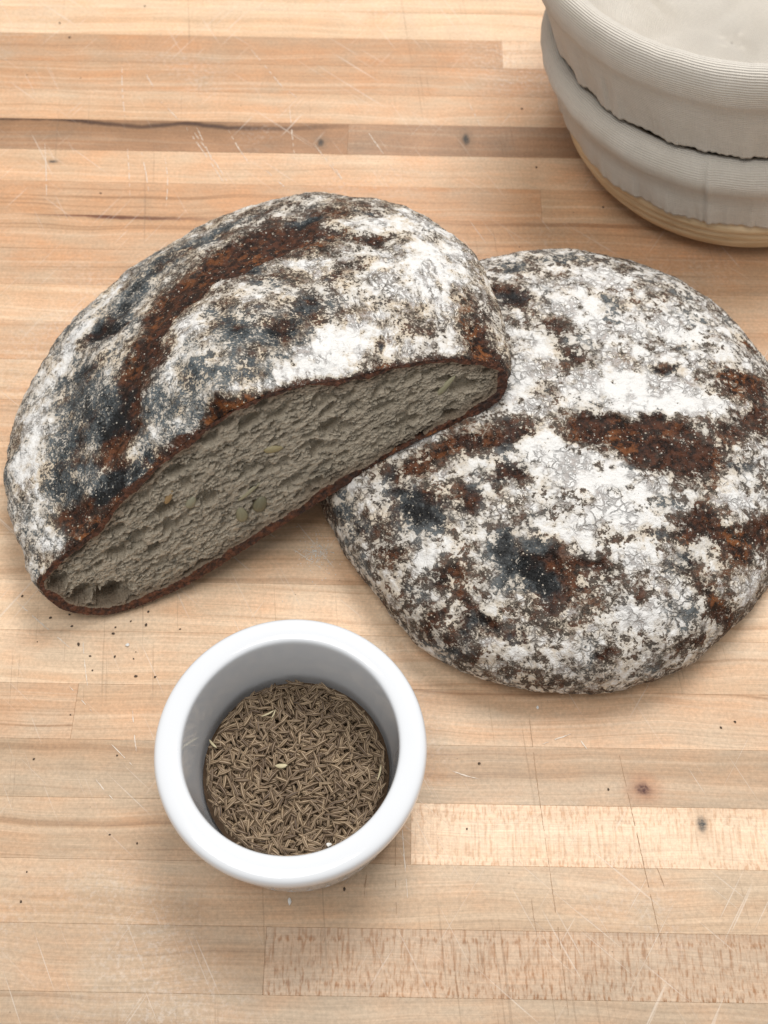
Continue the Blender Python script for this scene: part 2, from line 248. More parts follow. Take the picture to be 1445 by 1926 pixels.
DARKLINE = (0.075, 0.030, 0.016)
KNOT_RED, KNOT_GREY = ((0.42, 0.17, 0.075), (0.10, 0.030, 0.018), .55), ((0.36, 0.235, 0.14), (0.05, 0.048, 0.042), .45)
WOODS = {'plain': wood_material('maple_plain'), 'fleck': wood_material('maple_quartersawn', True), 'fleck_grey': wood_material('maple_quartersawn_marked', True, None, KNOT_GREY),
         'red': wood_material('maple_red_knot', False, None, KNOT_RED), 'grey': wood_material('maple_grey_mark', False, None, KNOT_GREY),
         'mineral': wood_material('maple_mineral', True, ([(-2600, 5184, .9), (-1965, 5186, 1), (-1708, 5152, .9), (-1471, 5128, .8), (-1208, 5164, .95), (-954, 5132, .9), (-610, 5134, .6), (-200, 5166, .12)], 0.0028, .0230, DARKLINE), KNOT_GREY),
         'line': wood_material('maple_line', False, ([(-2100, 4434, .05), (-1803, 4433, .7), (-1578, 4418, 1), (-1281, 4414, .8), (-900, 4416, .12)], .0021, .0048, (0.11, 0.030, 0.014)))}

tg = NT('glue_line'); M_GLUE = tg.bsdf((0.10, 0.06, 0.035), .8)

Y0, SW = 0.59324, 0.025              # far edge of row 0, width of a stave
X_MIN, X_MAX = -0.62, 0.66
def box_slab(x0, x1, y0, y1, z0, z1):
    v = [(x, y, z) for z in (z0, z1) for y in (y0, y1) for x in (x0, x1)]
    return np.array(v), np.array([(0, 2, 3, 1), (4, 5, 7, 6), (0, 1, 5, 4), (1, 3, 7, 5), (3, 2, 6, 7), (2, 0, 4, 6)])
_v, _f = box_slab(X_MIN, X_MAX, Y0 - 31 * SW, Y0 + 26 * SW, -0.040, -0.0012)
tabletop = link('tabletop', mesh_from('tabletop', _v, _f, False), M_GLUE, kind='structure')

def stave(x0, x1, row, tone, warm, fleck, lines, mat=None, knot=None, size=None, dz=0.0):
    w, d = (x1 - x0) / 2 - .000025, SW / 2 - .00002; b = .00009
    top = np.array([(-w + b, -d + b, 0), (w - b, -d + b, 0), (w - b, d - b, 0), (-w + b, d - b, 0)])
    rim = np.array([(-w, -d, -b), (w, -d, -b), (w, d, -b), (-w, d, -b)]); low = rim + np.array([0, 0, -.0009])
    v = np.concatenate([top, rim, low]); f = [(0, 1, 2, 3)]
    for k in range(4):
        n = (k + 1) % 4; f += [(4 + k, 4 + n, n, k), (8 + k, 8 + n, 4 + n, 4 + k)]
    o = link('stave', mesh_from('stave', v, np.array(f), False), WOODS[mat or ('fleck' if fleck > 0 else 'plain')], tabletop, ((x0 + x1) / 2, Y0 - (row + .5) * SW, dz))
    warm = warm * .65 if row >= 13 else warm * 1.25 + .04; tone = 1 + (tone - .975) * 2.4; o['tone'], o['warm'], o['fleck'], o['lines'], o['seed'] = float(tone), float(warm), float(fleck), float(lines), float(rng.uniform(0, 40))
    if knot: o['knot'], o['knot_size'] = [knot[0] * 1e-4, knot[1] * 1e-4, 0.0], [size[0] * 1e-4, size[1] * 1e-4, 1.0]
# tone, warm, fleck, lines of the pieces of each row in view, with the butt joints between them
ROWS = {-2: [(1.06, .1, 0, .2)], -1: [(1.06, .12, 0, .2)], 0: [(.93, .55, 0, .3), .0683, (1.03, .1, .5, .1)], 1: [(.95, .52, 0, .3)], 2: [(1.0, .35, 0, .35)],
        3: [(.84, .80, .14, .3, 'mineral', (-408, 5025), (25, 39)), -.0249, (.84, .75, .40, .2, 'fleck_grey', (444, 5071), (28, 61))], 4: [(1.02, .30, 0, .3, 'grey', (-1941, 4839), (37, 15))], 5: [(.97, .60, 0, .9), .0857, (1.0, .3, 0, .1)], 6: [(.98, .50, 0, .6, 'line')],
        7: [(.96, .48, 0, .5)], 8: [(1.03, .28, 0, .2)], 9: [(.98, .42, 0, .3)], 10: [(1.03, .25, 0, .3)], 11: [(.98, .4, 0, .3)], 12: [(1.02, .3, 0, .3)],
        13: [(.97, .35, 0, .3)], 14: [(1.0, .3, 0, .3)], 15: [(1.05, .12, 0, .6)], 16: [(1.0, .22, 0, .4)], 17: [(.95, .70, 0, .8), -.1331, (.98, .45, 0, .6)],
        18: [(.90, .22, 0, .3, 'red', (1113, 1256), (48, 38))], 19: [(.93, .32, 0, .4), .0134, (1.08, .05, .85, .0, 'fleck_grey', (1345, 1115), (30, 42))], 20: [(.95, .22, 0, .2)], 21: [(.91, .25, 0, .2), -.0438, (.92, .45, 1.45, .1)],
        22: [(.88, .25, 0, .5)], 23: [(.93, .3, 0, .3)]}
for row in range(-26, 31):
    if row in ROWS:
        spec = ROWS[row]
    else:
        spec = [(rng.uniform(.88, 1.05), rng.uniform(.1, .55), 0 if rng.random() < .8 else .7, rng.uniform(.1, .6))]
        for _ in range(2): spec += [rng.uniform(-.25 + .3 * _, .05 + .3 * _), (rng.uniform(.88, 1.05), rng.uniform(.1, .55), 0, rng.uniform(.1, .6))]
    spec = list(spec)
    if row in ROWS:                      # more joints where the photograph does not look
        spec = [(rng.uniform(.9, 1.04), rng.uniform(.1, .5), 0, .3), rng.uniform(-.46, -.30)] + spec + [rng.uniform(.28, .46), (rng.uniform(.9, 1.04), rng.uniform(.1, .5), 0, .3)]
    xs = [X_MIN] + spec[1::2] + [X_MAX]
    for k, s in enumerate(spec[0::2]):
        stave(xs[k], xs[k + 1], row, *s, dz=rng.uniform(-.00004, .00004))

# single long knife cuts: torn pale fibre standing a hair above the board, or dark grooves
t = NT('torn_fibre'); M_FIB = t.bsdf(t.mix(t.noise(t.pos(), 500.0, 3.0), (0.58, 0.46, 0.34), (0.80, 0.73, 0.64)), .8)
t = NT('dark_groove'); M_GRV = t.bsdf(t.mix(t.noise(t.pos(), 400.0, 3.0), (0.27, 0.165, 0.095), (0.46, 0.30, 0.18)), .8)
def knife_cut(x0, y0, x1, y1, wide, gap, mat, sd):
    r = np.random.default_rng(sd); p0, p1 = np.array([x0, y0]) * 1e-4, np.array([x1, y1]) * 1e-4; L = np.linalg.norm(p1 - p0); n = max(int(L / .0009), 8)
    d = (p1 - p0) / L; nrm = np.array([-d[1], d[0]]); tt = np.linspace(0, 1, n); bow = r.normal(0, .012) * L
    w = wide * (np.sin(tt * np.pi) ** .5 * .8 + .12) * r.uniform(.35, 1.25, n); on = np.repeat(r.random(n // 3 + 1) > gap, 3)[:n]
    c0 = p0 + np.outer(tt, p1 - p0) + np.outer(np.sin(tt * np.pi) * bow + r.normal(0, .00006, n), nrm)
    v = np.stack([np.c_[c0 + w[:, None] * nrm, np.full(n, .00016)], np.c_[c0, np.full(n, .00022)], np.c_[c0 - w[:, None] * nrm, np.full(n, .00016)]], 1).reshape(-1, 3)
    f = [(3 * i + k, 3 * i + k + 1, 3 * i + k + 4, 3 * i + k + 3) for i in range(n - 1) if on[i] for k in (0, 1)]
    if f: link('knife_cut', mesh_from('knife_cut', v, np.array(f)), mat, tabletop)
for k, q in enumerate(WHITE_CUTS): knife_cut(*q, .00028, .25, M_FIB, 100 + k)
for k, q in enumerate(DARK_CUTS): knife_cut(*q, .00017, .10, M_GRV, 300 + k)

# ------------------------------------------------------------------ bread
def crust_material(name, crackle_scale, tan, stretch=None, white=(.60, 1.0), char=(0.050, 0.064, 0.069), pepper=1.45, platew=.22):
    t = NT(name); P = t.obj()
    fl, br = t.attr('flour'), t.attr('brown')
    nA = t.noise(P, 135.0, 5.0, .66); nB = t.noise(t.v('ADD', P, (.2, .5, .1)), 330.0, 4.0, .62); nC = t.noise(P, 880.0, 3.0, .62)
    nD = t.noise(t.v('ADD', P, (.3, .1, .7)), 62.0, 4.0, .6)
    dens = t.m('MULTIPLY_ADD', t.m('SUBTRACT', nA, .5), 1.35, fl)
    # single grains of flour
    vo = t.voro(P, 620.0); vr = t.sep(vo.outputs['Color'])
    dot = t.m('MULTIPLY', t.sstep(vo.outputs['Distance'], t.m('MULTIPLY_ADD', vr[1], .26, .20), .14), t.m('LESS_THAN', vr[0], t.m('MULTIPLY_ADD', dens, .40, .13)))
    vo2 = t.voro(P, 1250.0); vr2 = t.sep(vo2.outputs['Color'])
    dot2 = t.m('MULTIPLY', t.sstep(vo2.outputs['Distance'], .34, .16), t.m('LESS_THAN', vr2[1], t.m('MULTIPLY_ADD', dens, .50, .10)))
    dots = t.m('MAXIMUM', dot, t.m('MULTIPLY', dot2, .8))
    # the floured skin is crazed into small plates
    wn = t.n('ShaderNodeTexNoise'); t.put(wn.inputs['Vector'], P); wn.inputs['Scale'].default_value = 240; wn.inputs['Detail'].default_value = 4
    src = P
    if stretch:
        src = t.v('MULTIPLY', t.n('ShaderNodeTexCoord').outputs['UV'], stretch)
    Pw = t.v('ADD', src, t.v('SCALE', t.v('SUBTRACT', wn.outputs['Color'], (.5, .5, .5)), scale=.0065))
    e1 = t.voro(Pw, crackle_scale, 'DISTANCE_TO_EDGE').outputs['Distance']; e2 = t.voro(Pw, crackle_scale * 2.1, 'DISTANCE_TO_EDGE').outputs['Distance']
    cell = t.sep(t.voro(Pw, crackle_scale).outputs['Color']); cell2 = t.sep(t.voro(Pw, crackle_scale * 2.1).outputs['Color'])
    plate = t.m('ADD', t.m('SUBTRACT', cell[0], .5), t.m('SUBTRACT', cell2[1], .5))
    cov = t.sstep(t.m('ADD', t.m('MULTIPLY_ADD', plate, platew, t.m('MULTIPLY_ADD', t.m('SUBTRACT', nB, .5), .95, dens)), t.m('MULTIPLY', t.m('SUBTRACT', nC, .5), pepper)), .42, .58)
    wid = t.m('MULTIPLY_ADD', nB, .46, -.09)
    crack = t.m('MAXIMUM', t.sstep(e1, wid, .0), t.m('MULTIPLY', t.sstep(e2, wid, .0), t.sstep(nD, .40, .55, 0, .85)))
    crack = t.m('MULTIPLY', crack, t.m('MULTIPLY', t.sstep(t.noise(P, 85.0, 3.0), .40, .56), .85))
    thick = t.sstep(t.m('MULTIPLY_ADD', t.m('SUBTRACT', nB, .5), .7, t.m('MULTIPLY_ADD', plate, .16, dens)), *white)
    crack = t.m('MULTIPLY', crack, t.m('MULTIPLY_ADD', thick, -.35, 1.0))
    mask = t.m('MAXIMUM', t.m('MULTIPLY', cov, t.m('SUBTRACT', 1.0, crack)), t.m('MULTIPLY', dots, .95))
    bs = t.sstep(t.m('MULTIPLY_ADD', t.m('SUBTRACT', nD, .5), 1.6, br), .28, .62)
    dark = t.mix(t.m('MULTIPLY', t.sstep(t.m('ADD', fl, t.m('SUBTRACT', nC, .5)), .05, .70), .85), (0.007, 0.007, 0.007), char)
    brown = t.mix(t.sstep(nB, .36, .66), (0.014, 0.007, 0.004), (0.078, 0.027, 0.012))
    brown = t.mix(t.m('MULTIPLY', t.sstep(t.m('MULTIPLY_ADD', t.m('SUBTRACT', nB, .5), .6, nD), .54, .70), t.m('MULTIPLY', br, br)), brown, (0.20, 0.068, 0.018))
    base = t.mix(bs, dark, brown)
    veil = t.sstep(t.m('MULTIPLY_ADD', t.m('SUBTRACT', nC, .5), .5, dens), .06, .66)
    base = t.mix(t.m('MULTIPLY', veil, t.m('MULTIPLY_ADD', bs, -.12, .30)), base, t.mix(bs, (0.36, 0.40, 0.41), (0.40, 0.34, 0.27)))
    thin = t.mix(t.sstep(nD, .40, .62), (0.55, 0.50, 0.43), (0.57, 0.475, 0.355) if tan else (0.60, 0.515, 0.405))
    flour = t.mix(thick, thin, (0.75, 0.73, 0.695))
    c = t.mix(mask, base, flour)
    h = t.m('ADD', t.m('MULTIPLY', mask, .6), t.m('MULTIPLY_ADD', nC, .5, t.m('MULTIPLY_ADD', crack, -.5, nB)))
    return t.bsdf(c, t.m('MULTIPLY_ADD', mask, .30, .62), t.bump(h, .85, .0012), Specular_IOR_Level=t.m('MULTIPLY_ADD', mask, -.14, .24))

def paint(P, table, f0, b0, warp=.0070, seed=0.0, shrink=1.0, lift=0.0):
    """flour density and brownness at the points P (n,3) from the patches of a table"""
    q = P + warp * np.stack([fbm(P * 90 + s, 3) for s in (seed + 3.1, seed + 41.7, seed + 77.7)], -1)
    F = np.full(len(P), f0) + .16 * fbm(P * 45 + seed, 4); B = np.full(len(P), b0) + .25 * fbm(P * 30 + 9 + seed, 3)
    for r in table:
        c0 = np.array(r[:3]) * 1e-4; A = np.stack([np.array(r[3:6]), np.array(r[6:9])], 1) * 1e-4
        st = (q - c0) @ np.linalg.pinv(A).T / ((shrink * (1.25 if r[10] >= .7 and lift == .25 else 1.0)) if r[9] < 0 else 1.0)
        rest = (q - c0) - ((q - c0) @ np.linalg.pinv(A).T) @ A.T
        d2 = (st ** 2).sum(1) + (rest ** 2).sum(1) / .012 ** 2
        g = np.exp(-np.minimum(d2, 30) ** 1.4 * .75)
        F = F + (r[9] * .85 if r[9] > 0 else r[9] * .9) * g
        if r[9] < 0: B = B + (lift + (1 - lift) * r[10] - B) * np.minimum(g * 1.1, 1)
    return np.clip(F, 0.02, 1.1), np.clip(B, 0, 1)

# --- the whole round loaf
BC, BRX, BRY, BH, BROT = np.array([0.0834, 0.2846]), 0.1131, 0.1212, 0.0514, -0.3684
def b_rmod(a):
    w = lambda c0, s: np.exp(-(((a - c0 + np.pi) % (2 * np.pi) - np.pi) / s) ** 2)
    return 1 - .030 * w(math.radians(-140), .22) + .022 * w(math.radians(-170), .16) + .012 * w(math.radians(-75), .4) - .010 * w(math.radians(10), .3)
def b_height(x, y):
    dx, dy = x - BC[0], y - BC[1]; cr, sr = math.cos(BROT), math.sin(BROT)
    r = np.hypot((dx * cr + dy * sr) / BRX, (-dx * sr + dy * cr) / BRY) / b_rmod(np.arctan2(dy, dx))
    return np.where(r < 1, BH * (.22 + .78 * np.sin(np.arccos(np.clip(r, 0, 1) ** (1 / .62))) ** .95), 0)

def build_round_loaf():
    na = 860; s = np.linspace(0, 1, 235); a = (1 - s ** .72) * np.pi / 2
    a = np.linspace(1, 0, 235) ** 1.0 * np.pi / 2
    rr = np.cos(a) ** .62; zz = .22 + .78 * np.sin(a) ** .95
    # re-space the profile evenly
    d = np.r_[0, np.cumsum(np.hypot(np.diff(rr) * .115, np.diff(zz) * BH))]; q = np.linspace(0, d[-1], 215)
    rr, zz = np.interp(q, d, rr), np.interp(q, d, zz)
    u = np.linspace(0, 1, 18)[1:]
    rr = np.r_[rr, 1 - .10 * (1 - np.cos(u * np.pi / 2)), .85, .5, .02]; zz = np.r_[zz, .22 * (1 - u), 0, 0, 0]
    ph = np.linspace(0, 2 * np.pi, na, endpoint=False)[:, None]
    x = BRX * rr * np.cos(ph); y = BRY * rr * np.sin(ph); z = BH * zz + 0 * x
    cr, sr = math.cos(BROT), math.sin(BROT); X, Y = x * cr - y * sr, x * sr + y * cr
    k = b_rmod(np.arctan2(Y, X)); X, Y = X * k, Y * k
    P = np.stack([X, Y, z], -1); N = -grid_normals(P, True); flat = P.reshape(-1, 3)
    if (N[:, 60, 2] < 0).mean() > .5: N = -N
    N[:, :4] = (0, 0, 1)
    F, B = paint(flat, FLOUR_B, .70, .62, seed=2.0, shrink=.90, lift=.22)
    amp = smooth(0.0, .012, z).reshape(-1)
    disp = .0024 * fbm(flat * 24, 3) + .0013 * fbm(flat * 95 + 5, 3) + .00045 * fbm(flat * 420, 2) + .0006 * (F - .5) - .0014 * smooth(.4, .0, F)
    edge = smooth(.045, .02, z).reshape(-1)                      # dull towards the dusty rim
    P2 = flat + N.reshape(-1, 3) * (disp * (.25 + .75 * amp))[:, None]
    P2[:, 2] = np.maximum(P2[:, 2], .0006)
    me = mesh_from('round_loaf', P2, grid_faces(na, P.shape[1], True), True, {'flour': F - .15 * edge, 'brown': B})
    return link('round_loaf', me, M_CRUST_B, None, (BC[0], BC[1], 0), 'whole round dark rye loaf thickly dusted with cracked white flour', 'bread')

M_CRUST_B = crust_material('floured_crust_whole', 200.0, False, None, (.52, .95), (0.042, 0.041, 0.039), 0.95, .42)
M_CRUST_A = crust_material('floured_crust_half', 290.0, True, (.42, 1.15, 1))
round_loaf = build_round_loaf()

# --- the cut loaf leaning on it
AO = np.array([-0.121295, 0.200305, 0.0020])
EX = np.array([0.8649412, 0.42358716, 0.26916656]); EY = np.array([-0.40189601, 0.90582214, -0.13403673]); EZ = np.array([-0.38889181, 0.22666472, 0.89296488])
NC = np.cross(EZ, EX)                                            # into the loaf, square to the cut
OUT_TOP = [(-133,379),(-37,424),(110,448),(234,478),(386,555),(562,593),(736,631),(926,655),(1097,645),(1250,601),(1414,519),(1546,475),(1726,415),(1897,325),(2015,220),(2065,138),(2062,75)]
OUT_BOT = [(-167,330),(-166,190),(-113,104),(0,0),(211,-43),(412,-56),(630,-39),(946,-15),(1203,6),(1338,4),(1605,-12),(1826,-3),(1945,-12),(2014,8)]
def outline_chains():
    poly = np.array(OUT_TOP + OUT_BOT[::-1], float) * 1e-4
    for _ in range(3):
        nx = np.roll(poly, -1, 0); poly = np.stack([poly * .75 + nx * .25, poly * .25 + nx * .75], 1).reshape(-1, 2)
    iL, iR = poly[:, 0].argmin(), poly[:, 0].argmax(); n = len(poly)
    up = poly[[(iL + k) % n for k in range(((iR - iL) % n) + 1)]]
    lo = poly[[(iR + k) % n for k in range(((iL - iR) % n) + 1)]][::-1]
    if up[:, 1].mean() < lo[:, 1].mean(): up, lo = lo, up
    return up, lo
CUP, CLO = outline_chains()
XM = .095

def resample(P, n):
    d = np.r_[0, np.cumsum(np.hypot(*np.diff(P, axis=0).T))]; q = np.linspace(0, d[-1], n)
    return np.stack([np.interp(q, d, P[:, 0]), np.interp(q, d, P[:, 1])], -1)

def worley(p, seed=5):
    """nearest and second nearest distance to jittered cell points, and a random number of the nearest cell"""
    i = np.floor(p).astype(int); f1 = np.full(len(p), 9.0); f2 = np.full(len(p), 9.0); w = np.zeros(len(p))
    for dx in (-1, 0, 1):
        for dy in (-1, 0, 1):
            c = i + np.array([dx, dy]); h = _perm[(_perm[(c[:, 0] + seed) & 255] + c[:, 1]) & 255]
            q = c + np.stack([_perm[h + 1], _perm[h + 77]], -1) / 255.0
            d = np.hypot(*(p - q).T); near = d < f1
            f2 = np.where(near, f1, np.minimum(f2, d)); w = np.where(near, _perm[h + 140] / 255.0, w); f1 = np.where(near, d, f1)
    return f1, f2, w

def build_half_loaf():
    root = link('half_loaf', None, None, None, tuple(AO * np.array([1, 1, 0])), 'dark rye loaf cut open, grey crumb showing, leaning on the round loaf', 'bread')
    base = np.array(root.location)
    zt, zb = np.interp(XM, CUP[:, 0], CUP[:, 1]), np.interp(XM, CLO[:, 0], CLO[:, 1])
    lp = np.concatenate([[[XM, zt]], CUP[CUP[:, 0] < XM][::-1], CLO[CLO[:, 0] < XM], [[XM, zb]]]); rp = np.concatenate([[[XM, zt]], CUP[CUP[:, 0] > XM], CLO[CLO[:, 0] > XM][::-1], [[XM, zb]]])
    nt, na = 300, 640
    lp[:, 0] = XM - lp[:, 0]; rp[:, 0] = rp[:, 0] - XM
    PL, PR = resample(lp, nt), resample(rp, nt)
    a = np.linspace(0, np.pi, na)[:, None]; w = .5 + .5 * np.cos(a); s = np.sin(a)
    rho = w * PR[:, 0] + (1 - w) * PL[:, 0]; z = w * PR[:, 1] + (1 - w) * PL[:, 1]; q = rho / rho.max(1, keepdims=True)
    f = 1 + .5033 * s + .0945 * np.sin(2 * a) + .015 * np.sin(3 * a) + .0022 * np.sin(4 * a) - .0137 * np.sin(5 * a)
    z = z * (1 + .1551 * s * (1 - q ** 3))
    L = np.stack([XM + rho * f * np.cos(a), rho * f * s, z], -1)
    W = AO + L[..., :1] * EX + L[..., 1:2] * EY + L[..., 2:] * EZ
    N = grid_normals(W)
    if N[na // 2, 40, 2] < 0: N = -N
    pole = N[:, 10].mean(0); pole /= np.linalg.norm(pole); wp = smooth(2, 14, np.arange(nt))[None, :, None]; N = N * wp + pole * (1 - wp)
    lf = L.reshape(-1, 3); nn = N.reshape(-1, 3)
    F, B = paint(lf, FLOUR_A, .62, .42, seed=6.0, shrink=1.05, lift=.25)
    cutd = lf[:, 1]
    B = np.clip(B + .30 * smooth(.09, .16, lf[:, 0]) * smooth(.2, .5, F), 0, 1)
    under = smooth(nt * .50, nt * .62, np.tile(np.arange(nt), na))
    lip = np.exp(-(cutd / np.clip(.0024 + .0050 * fbm(lf * 70 + 2, 3), .0005, .0032)) ** 2)
    F = F * (1 - .8 * lip) * (1 - .75 * under); B = np.clip(B + lip * .8 + under * .6, 0, 1)
    disp = .0034 * fbm(lf * 24 + 3, 3) + .0015 * fbm(lf * 95 + 8, 3) + .00045 * fbm(lf * 420, 2) + .0006 * (F - .5) - .0014 * smooth(.4, .0, F)
    disp = disp * (smooth(.0, .006, cutd) * .9 + .1)
    P = W.reshape(-1, 3) + nn * disp[:, None]
    # the bottom settles on the board and on the other loaf
    hb = b_height(P[:, 0], P[:, 1]) + np.where(b_height(P[:, 0], P[:, 1]) > 0, .0012, 0.0006)
    isbot = np.tile(np.arange(nt), na) > nt * .42
    P[:, 2] = np.where(isbot, np.maximum(P[:, 2], hb), P[:, 2])
    fc = grid_faces(na, nt)
    # the crust: the floured outside
    link('crust', mesh_from('crust', P - base, fc, True, {'flour': F, 'brown': B}, uv=np.stack([(a - np.pi / 2) * rho * f, np.broadcast_to(np.linspace(0, .20, nt), (na, nt))], -1).reshape(-1, 2)), M_CRUST_A, root, label='dark baked crust with patches of white flour')

    # the cut: columns from the lower to the upper outline
    ncol, nrow = 620, 190
    xs = .5 * (CUP[0, 0] + CUP[-1, 0]) - .5 * (CUP[-1, 0] - CUP[0, 0]) * np.sin(np.linspace(1, -1, ncol) * 1.40) / math.sin(1.40)
    zu, zl = np.interp(xs, CUP[:, 0], CUP[:, 1]), np.interp(xs, CLO[:, 0], CLO[:, 1])
    tt = np.linspace(0, 1, nrow); X = np.repeat(xs[:, None], nrow, 1); Z = zl[:, None] * (1 - tt) + zu[:, None] * tt
    pts = np.stack([X, Z], -1).reshape(-1, 2)
    dT = np.full(len(pts), 9.0); dB = np.full(len(pts), 9.0)
    for ch, dd in ((resample(CUP, 260), dT), (resample(CLO, 260), dB)):
        for k in range(0, len(pts), 20000):
            blk = pts[k:k + 20000]; dd[k:k + 20000] = np.sqrt(((blk[:, None] - ch[None]) ** 2).sum(-1).min(1))
    p3 = np.c_[pts, np.zeros(len(pts))]
    thT = .0016 + .0032 * fbm(p3 * 75, 3) + .0006 * smooth(.09, .0, pts[:, 0]); thB = .0046 + .0028 * fbm(p3 * 80 + 4, 3)
    e = np.minimum(dT - thT, dB - thB)                          # > 0 inside the crumb
    dep = np.zeros(len(pts))
    r = np.random.default_rng(21); nc = 420
    cx, cz = r.uniform(-.014, .205, nc), r.uniform(-.004, .066, nc)
    sz = np.clip(r.lognormal(math.log(.0011), .50, nc), .0006, .0034)
    big = [(.0045, .0115, .0062), (-.004, .020, .0042), (-.0085, .031, .0040), (.049, .038, .0040), (.062, .053, .0036), (.128, .033, .0040), (.118, .026, .0034), (.020, .030, .0036), (.034, .022, .003), (.100, .056, .0038), (.083, .058, .003), (.046, .0275, .0032), (.027, .041, .0030), (.067, .031, .0032)]
    cx = np.r_[cx, [b[0] for b in big]]; cz = np.r_[cz, [b[1] for b in big]]; sz = np.r_[sz, [b[2] for b in big]]
    ang = r.normal(.10, .30, len(cx)); el = r.uniform(1.4, 3.2, len(cx)); el[nc:] = 1.5
    ptw = pts + .0011 * np.stack([fbm(p3 * 330 + 2.2, 3), fbm(p3 * 330 + 61.7, 3)], -1)
    for k in range(len(cx)):
        R = sz[k] * el[k]
        i0, i1 = np.searchsorted(xs, (cx[k] - R - .001, cx[k] + R + .001))
        if i1 <= i0: continue
        sl = slice(i0 * nrow, i1 * nrow); dx, dz = ptw[sl, 0] - cx[k], ptw[sl, 1] - cz[k]
        ca, sa = math.cos(ang[k]), math.sin(ang[k]); u, v = (dx * ca + dz * sa) / R, (-dx * sa + dz * ca) / sz[k]
        wob = 1 + .5 * fbm(np.c_[pts[sl] * 700, np.full(len(dx), k * .37)], 2) if sz[k] > .0012 else 1.0
        d2 = (u * u + v * v) * wob
        hgt = smooth(1.0, .45, d2) * sz[k] * 1.9
        dep[sl] = np.maximum(dep[sl], hgt)
    f1, f2, w1 = worley(ptw * np.array([1 / .0042, 1 / .0017])); g1, g2, w2 = worley(ptw * np.array([1 / .0016, 1 / .0008]) + 31.7)
    foam = .0042 * w1 ** 2.4 * smooth(.02, .50, f2 - f1) + .0010 * w2 * smooth(.02, .45, g2 - g1)
    dep = np.maximum(dep, foam) + .35 * np.minimum(dep, foam)
    rough = .00040 * fbm(p3 * np.array([190, 430, 1]), 3) + .00030 * fbm(p3 * np.array([700, 1100, 1]) + 3, 2)
    inner = smooth(.0, .0018, e)
    dep = dep * inner + rough - .0003 + .0009 * smooth(.0025, .0, e) * 0 - .0006 * (1 - inner) * fbm(p3 * 500, 2)
    dome = .0006 * fbm(p3 * 30, 2)
    Wc = AO + pts[:, :1] * EX + pts[:, 1:] * EZ + (dep + dome * inner)[:, None] * NC
    fcut = grid_faces(ncol, nrow); inside = (e[fcut] > 0).mean(1) > .5
    attrs = {'depth': dep, 'edge': e}
    def sub(name, sel, mat, label):
        ff = fcut[sel]; ids, inv = np.unique(ff, return_inverse=True)
        me = mesh_from(name, Wc[ids] - base, inv.reshape(ff.shape), True, {k: v[ids] for k, v in attrs.items()})
        return link(name, me, mat, root, label=label)
    t = NT('rye_crumb'); Q = t.obj(); n1 = t.noise(Q, 300.0, 4.0, .65); n2 = t.noise(Q, 55.0, 3.0); n3 = t.noise(Q, 1500.0, 3.0, .6)
    cc = t.mix(n1, (0.375, 0.315, 0.232), (0.77, 0.67, 0.52)); cc = t.mix(t.m('MULTIPLY', t.sstep(n2, .48, .66), .35), cc, (0.38, 0.335, 0.255))
    cc = t.mix(t.m('MULTIPLY', t.sstep(t.attr('edge'), .0075, .0), .70), cc, (0.17, 0.105, 0.06))
    cc = t.mix(t.m('MULTIPLY', t.sstep(n3, .60, .72), .30), cc, (0.62, 0.57, 0.48))
    m_crumb = t.bsdf(cc, .72, t.bump(t.m('ADD', n1, t.m('MULTIPLY', n3, .6)), 1.0, .0022), Specular_IOR_Level=.35)
    t = NT('cut_crust'); Q = t.obj(); n1 = t.noise(Q, 420.0, 4.0, .7); n2 = t.noise(Q, 90.0, 3.0)
    cc = t.mix(t.sstep(n1, .35, .65), (0.028, 0.011, 0.006), (0.150, 0.052, 0.023)); cc = t.mix(t.m('MULTIPLY', t.sstep(n2, .52, .68), .6), cc, (0.016, 0.009, 0.006))
    m_edge = t.bsdf(cc, .65, t.bump(n1, .9, .0012))
    sub('crumb', inside, m_crumb, 'grey moist rye crumb full of small holes')
    sub('crust_edge', ~inside, m_edge, 'thin red brown band of crust round the cut')
    # seeds baked into the crumb
    t = NT('baked_seed'); Q = t.obj(); oc = t.n('ShaderNodeObjectInfo').outputs['Color']
    n1 = t.noise(t.v('MULTIPLY', Q, (300, 1500, 600)), 1.0, 3.0)
    mm = t.mix(.35, oc, t.mix(n1, (0.10, .08, .04), (0.42, .37, .24))); m_seed = t.bsdf(mm, .45, t.bump(n1, .4, .0004))
    for (sx, szz, ln, wd, rot, colr) in ((.1021, .0375, .0044, .0019, -.45, (.33, .27, .13)), (.0535, .0425, .0040, .0015, .65, (.36, .21, .075)), (.0831, .0238, .0070, .0011, .22, (.36, .34, .22)),
                                         (.0838, .0149, .0046, .0033, .8, (.095, .09, .05)), (.0743, .0148, .0044, .0028, 1.3, (.21, .20, .12)), (.1804, .0220, .0062, .0016, .40, (.33, .31, .19)), (.0597, .0343, .0036, .0022, .6, (.27, .26, .18))):
        th = np.linspace(0, 2 * np.pi, 12, endpoint=False); lat = np.linspace(-1, 1, 9)
        v = []
        for l in lat:
            k = max(1 - abs(l) ** 2.2, .0) ** .6 * (1 - .25 * l) * .92 + .02
            v += [(l * ln, k * wd * math.cos(q), k * wd * .55 * math.sin(q)) for q in th]
        v = np.array(v); nfc = [(i * 12 + j, i * 12 + (j + 1) % 12, (i + 1) * 12 + (j + 1) % 12, (i + 1) * 12 + j) for i in range(8) for j in range(12)]
        me = mesh_from('baked_seed', v, np.array(nfc))
        o = link('baked_seed', me, m_seed, root)
        e1 = EX * math.cos(rot) + EZ * math.sin(rot); e2 = -EX * math.sin(rot) + EZ * math.cos(rot); pos = AO + sx * EX + szz * EZ - base + NC * .0002
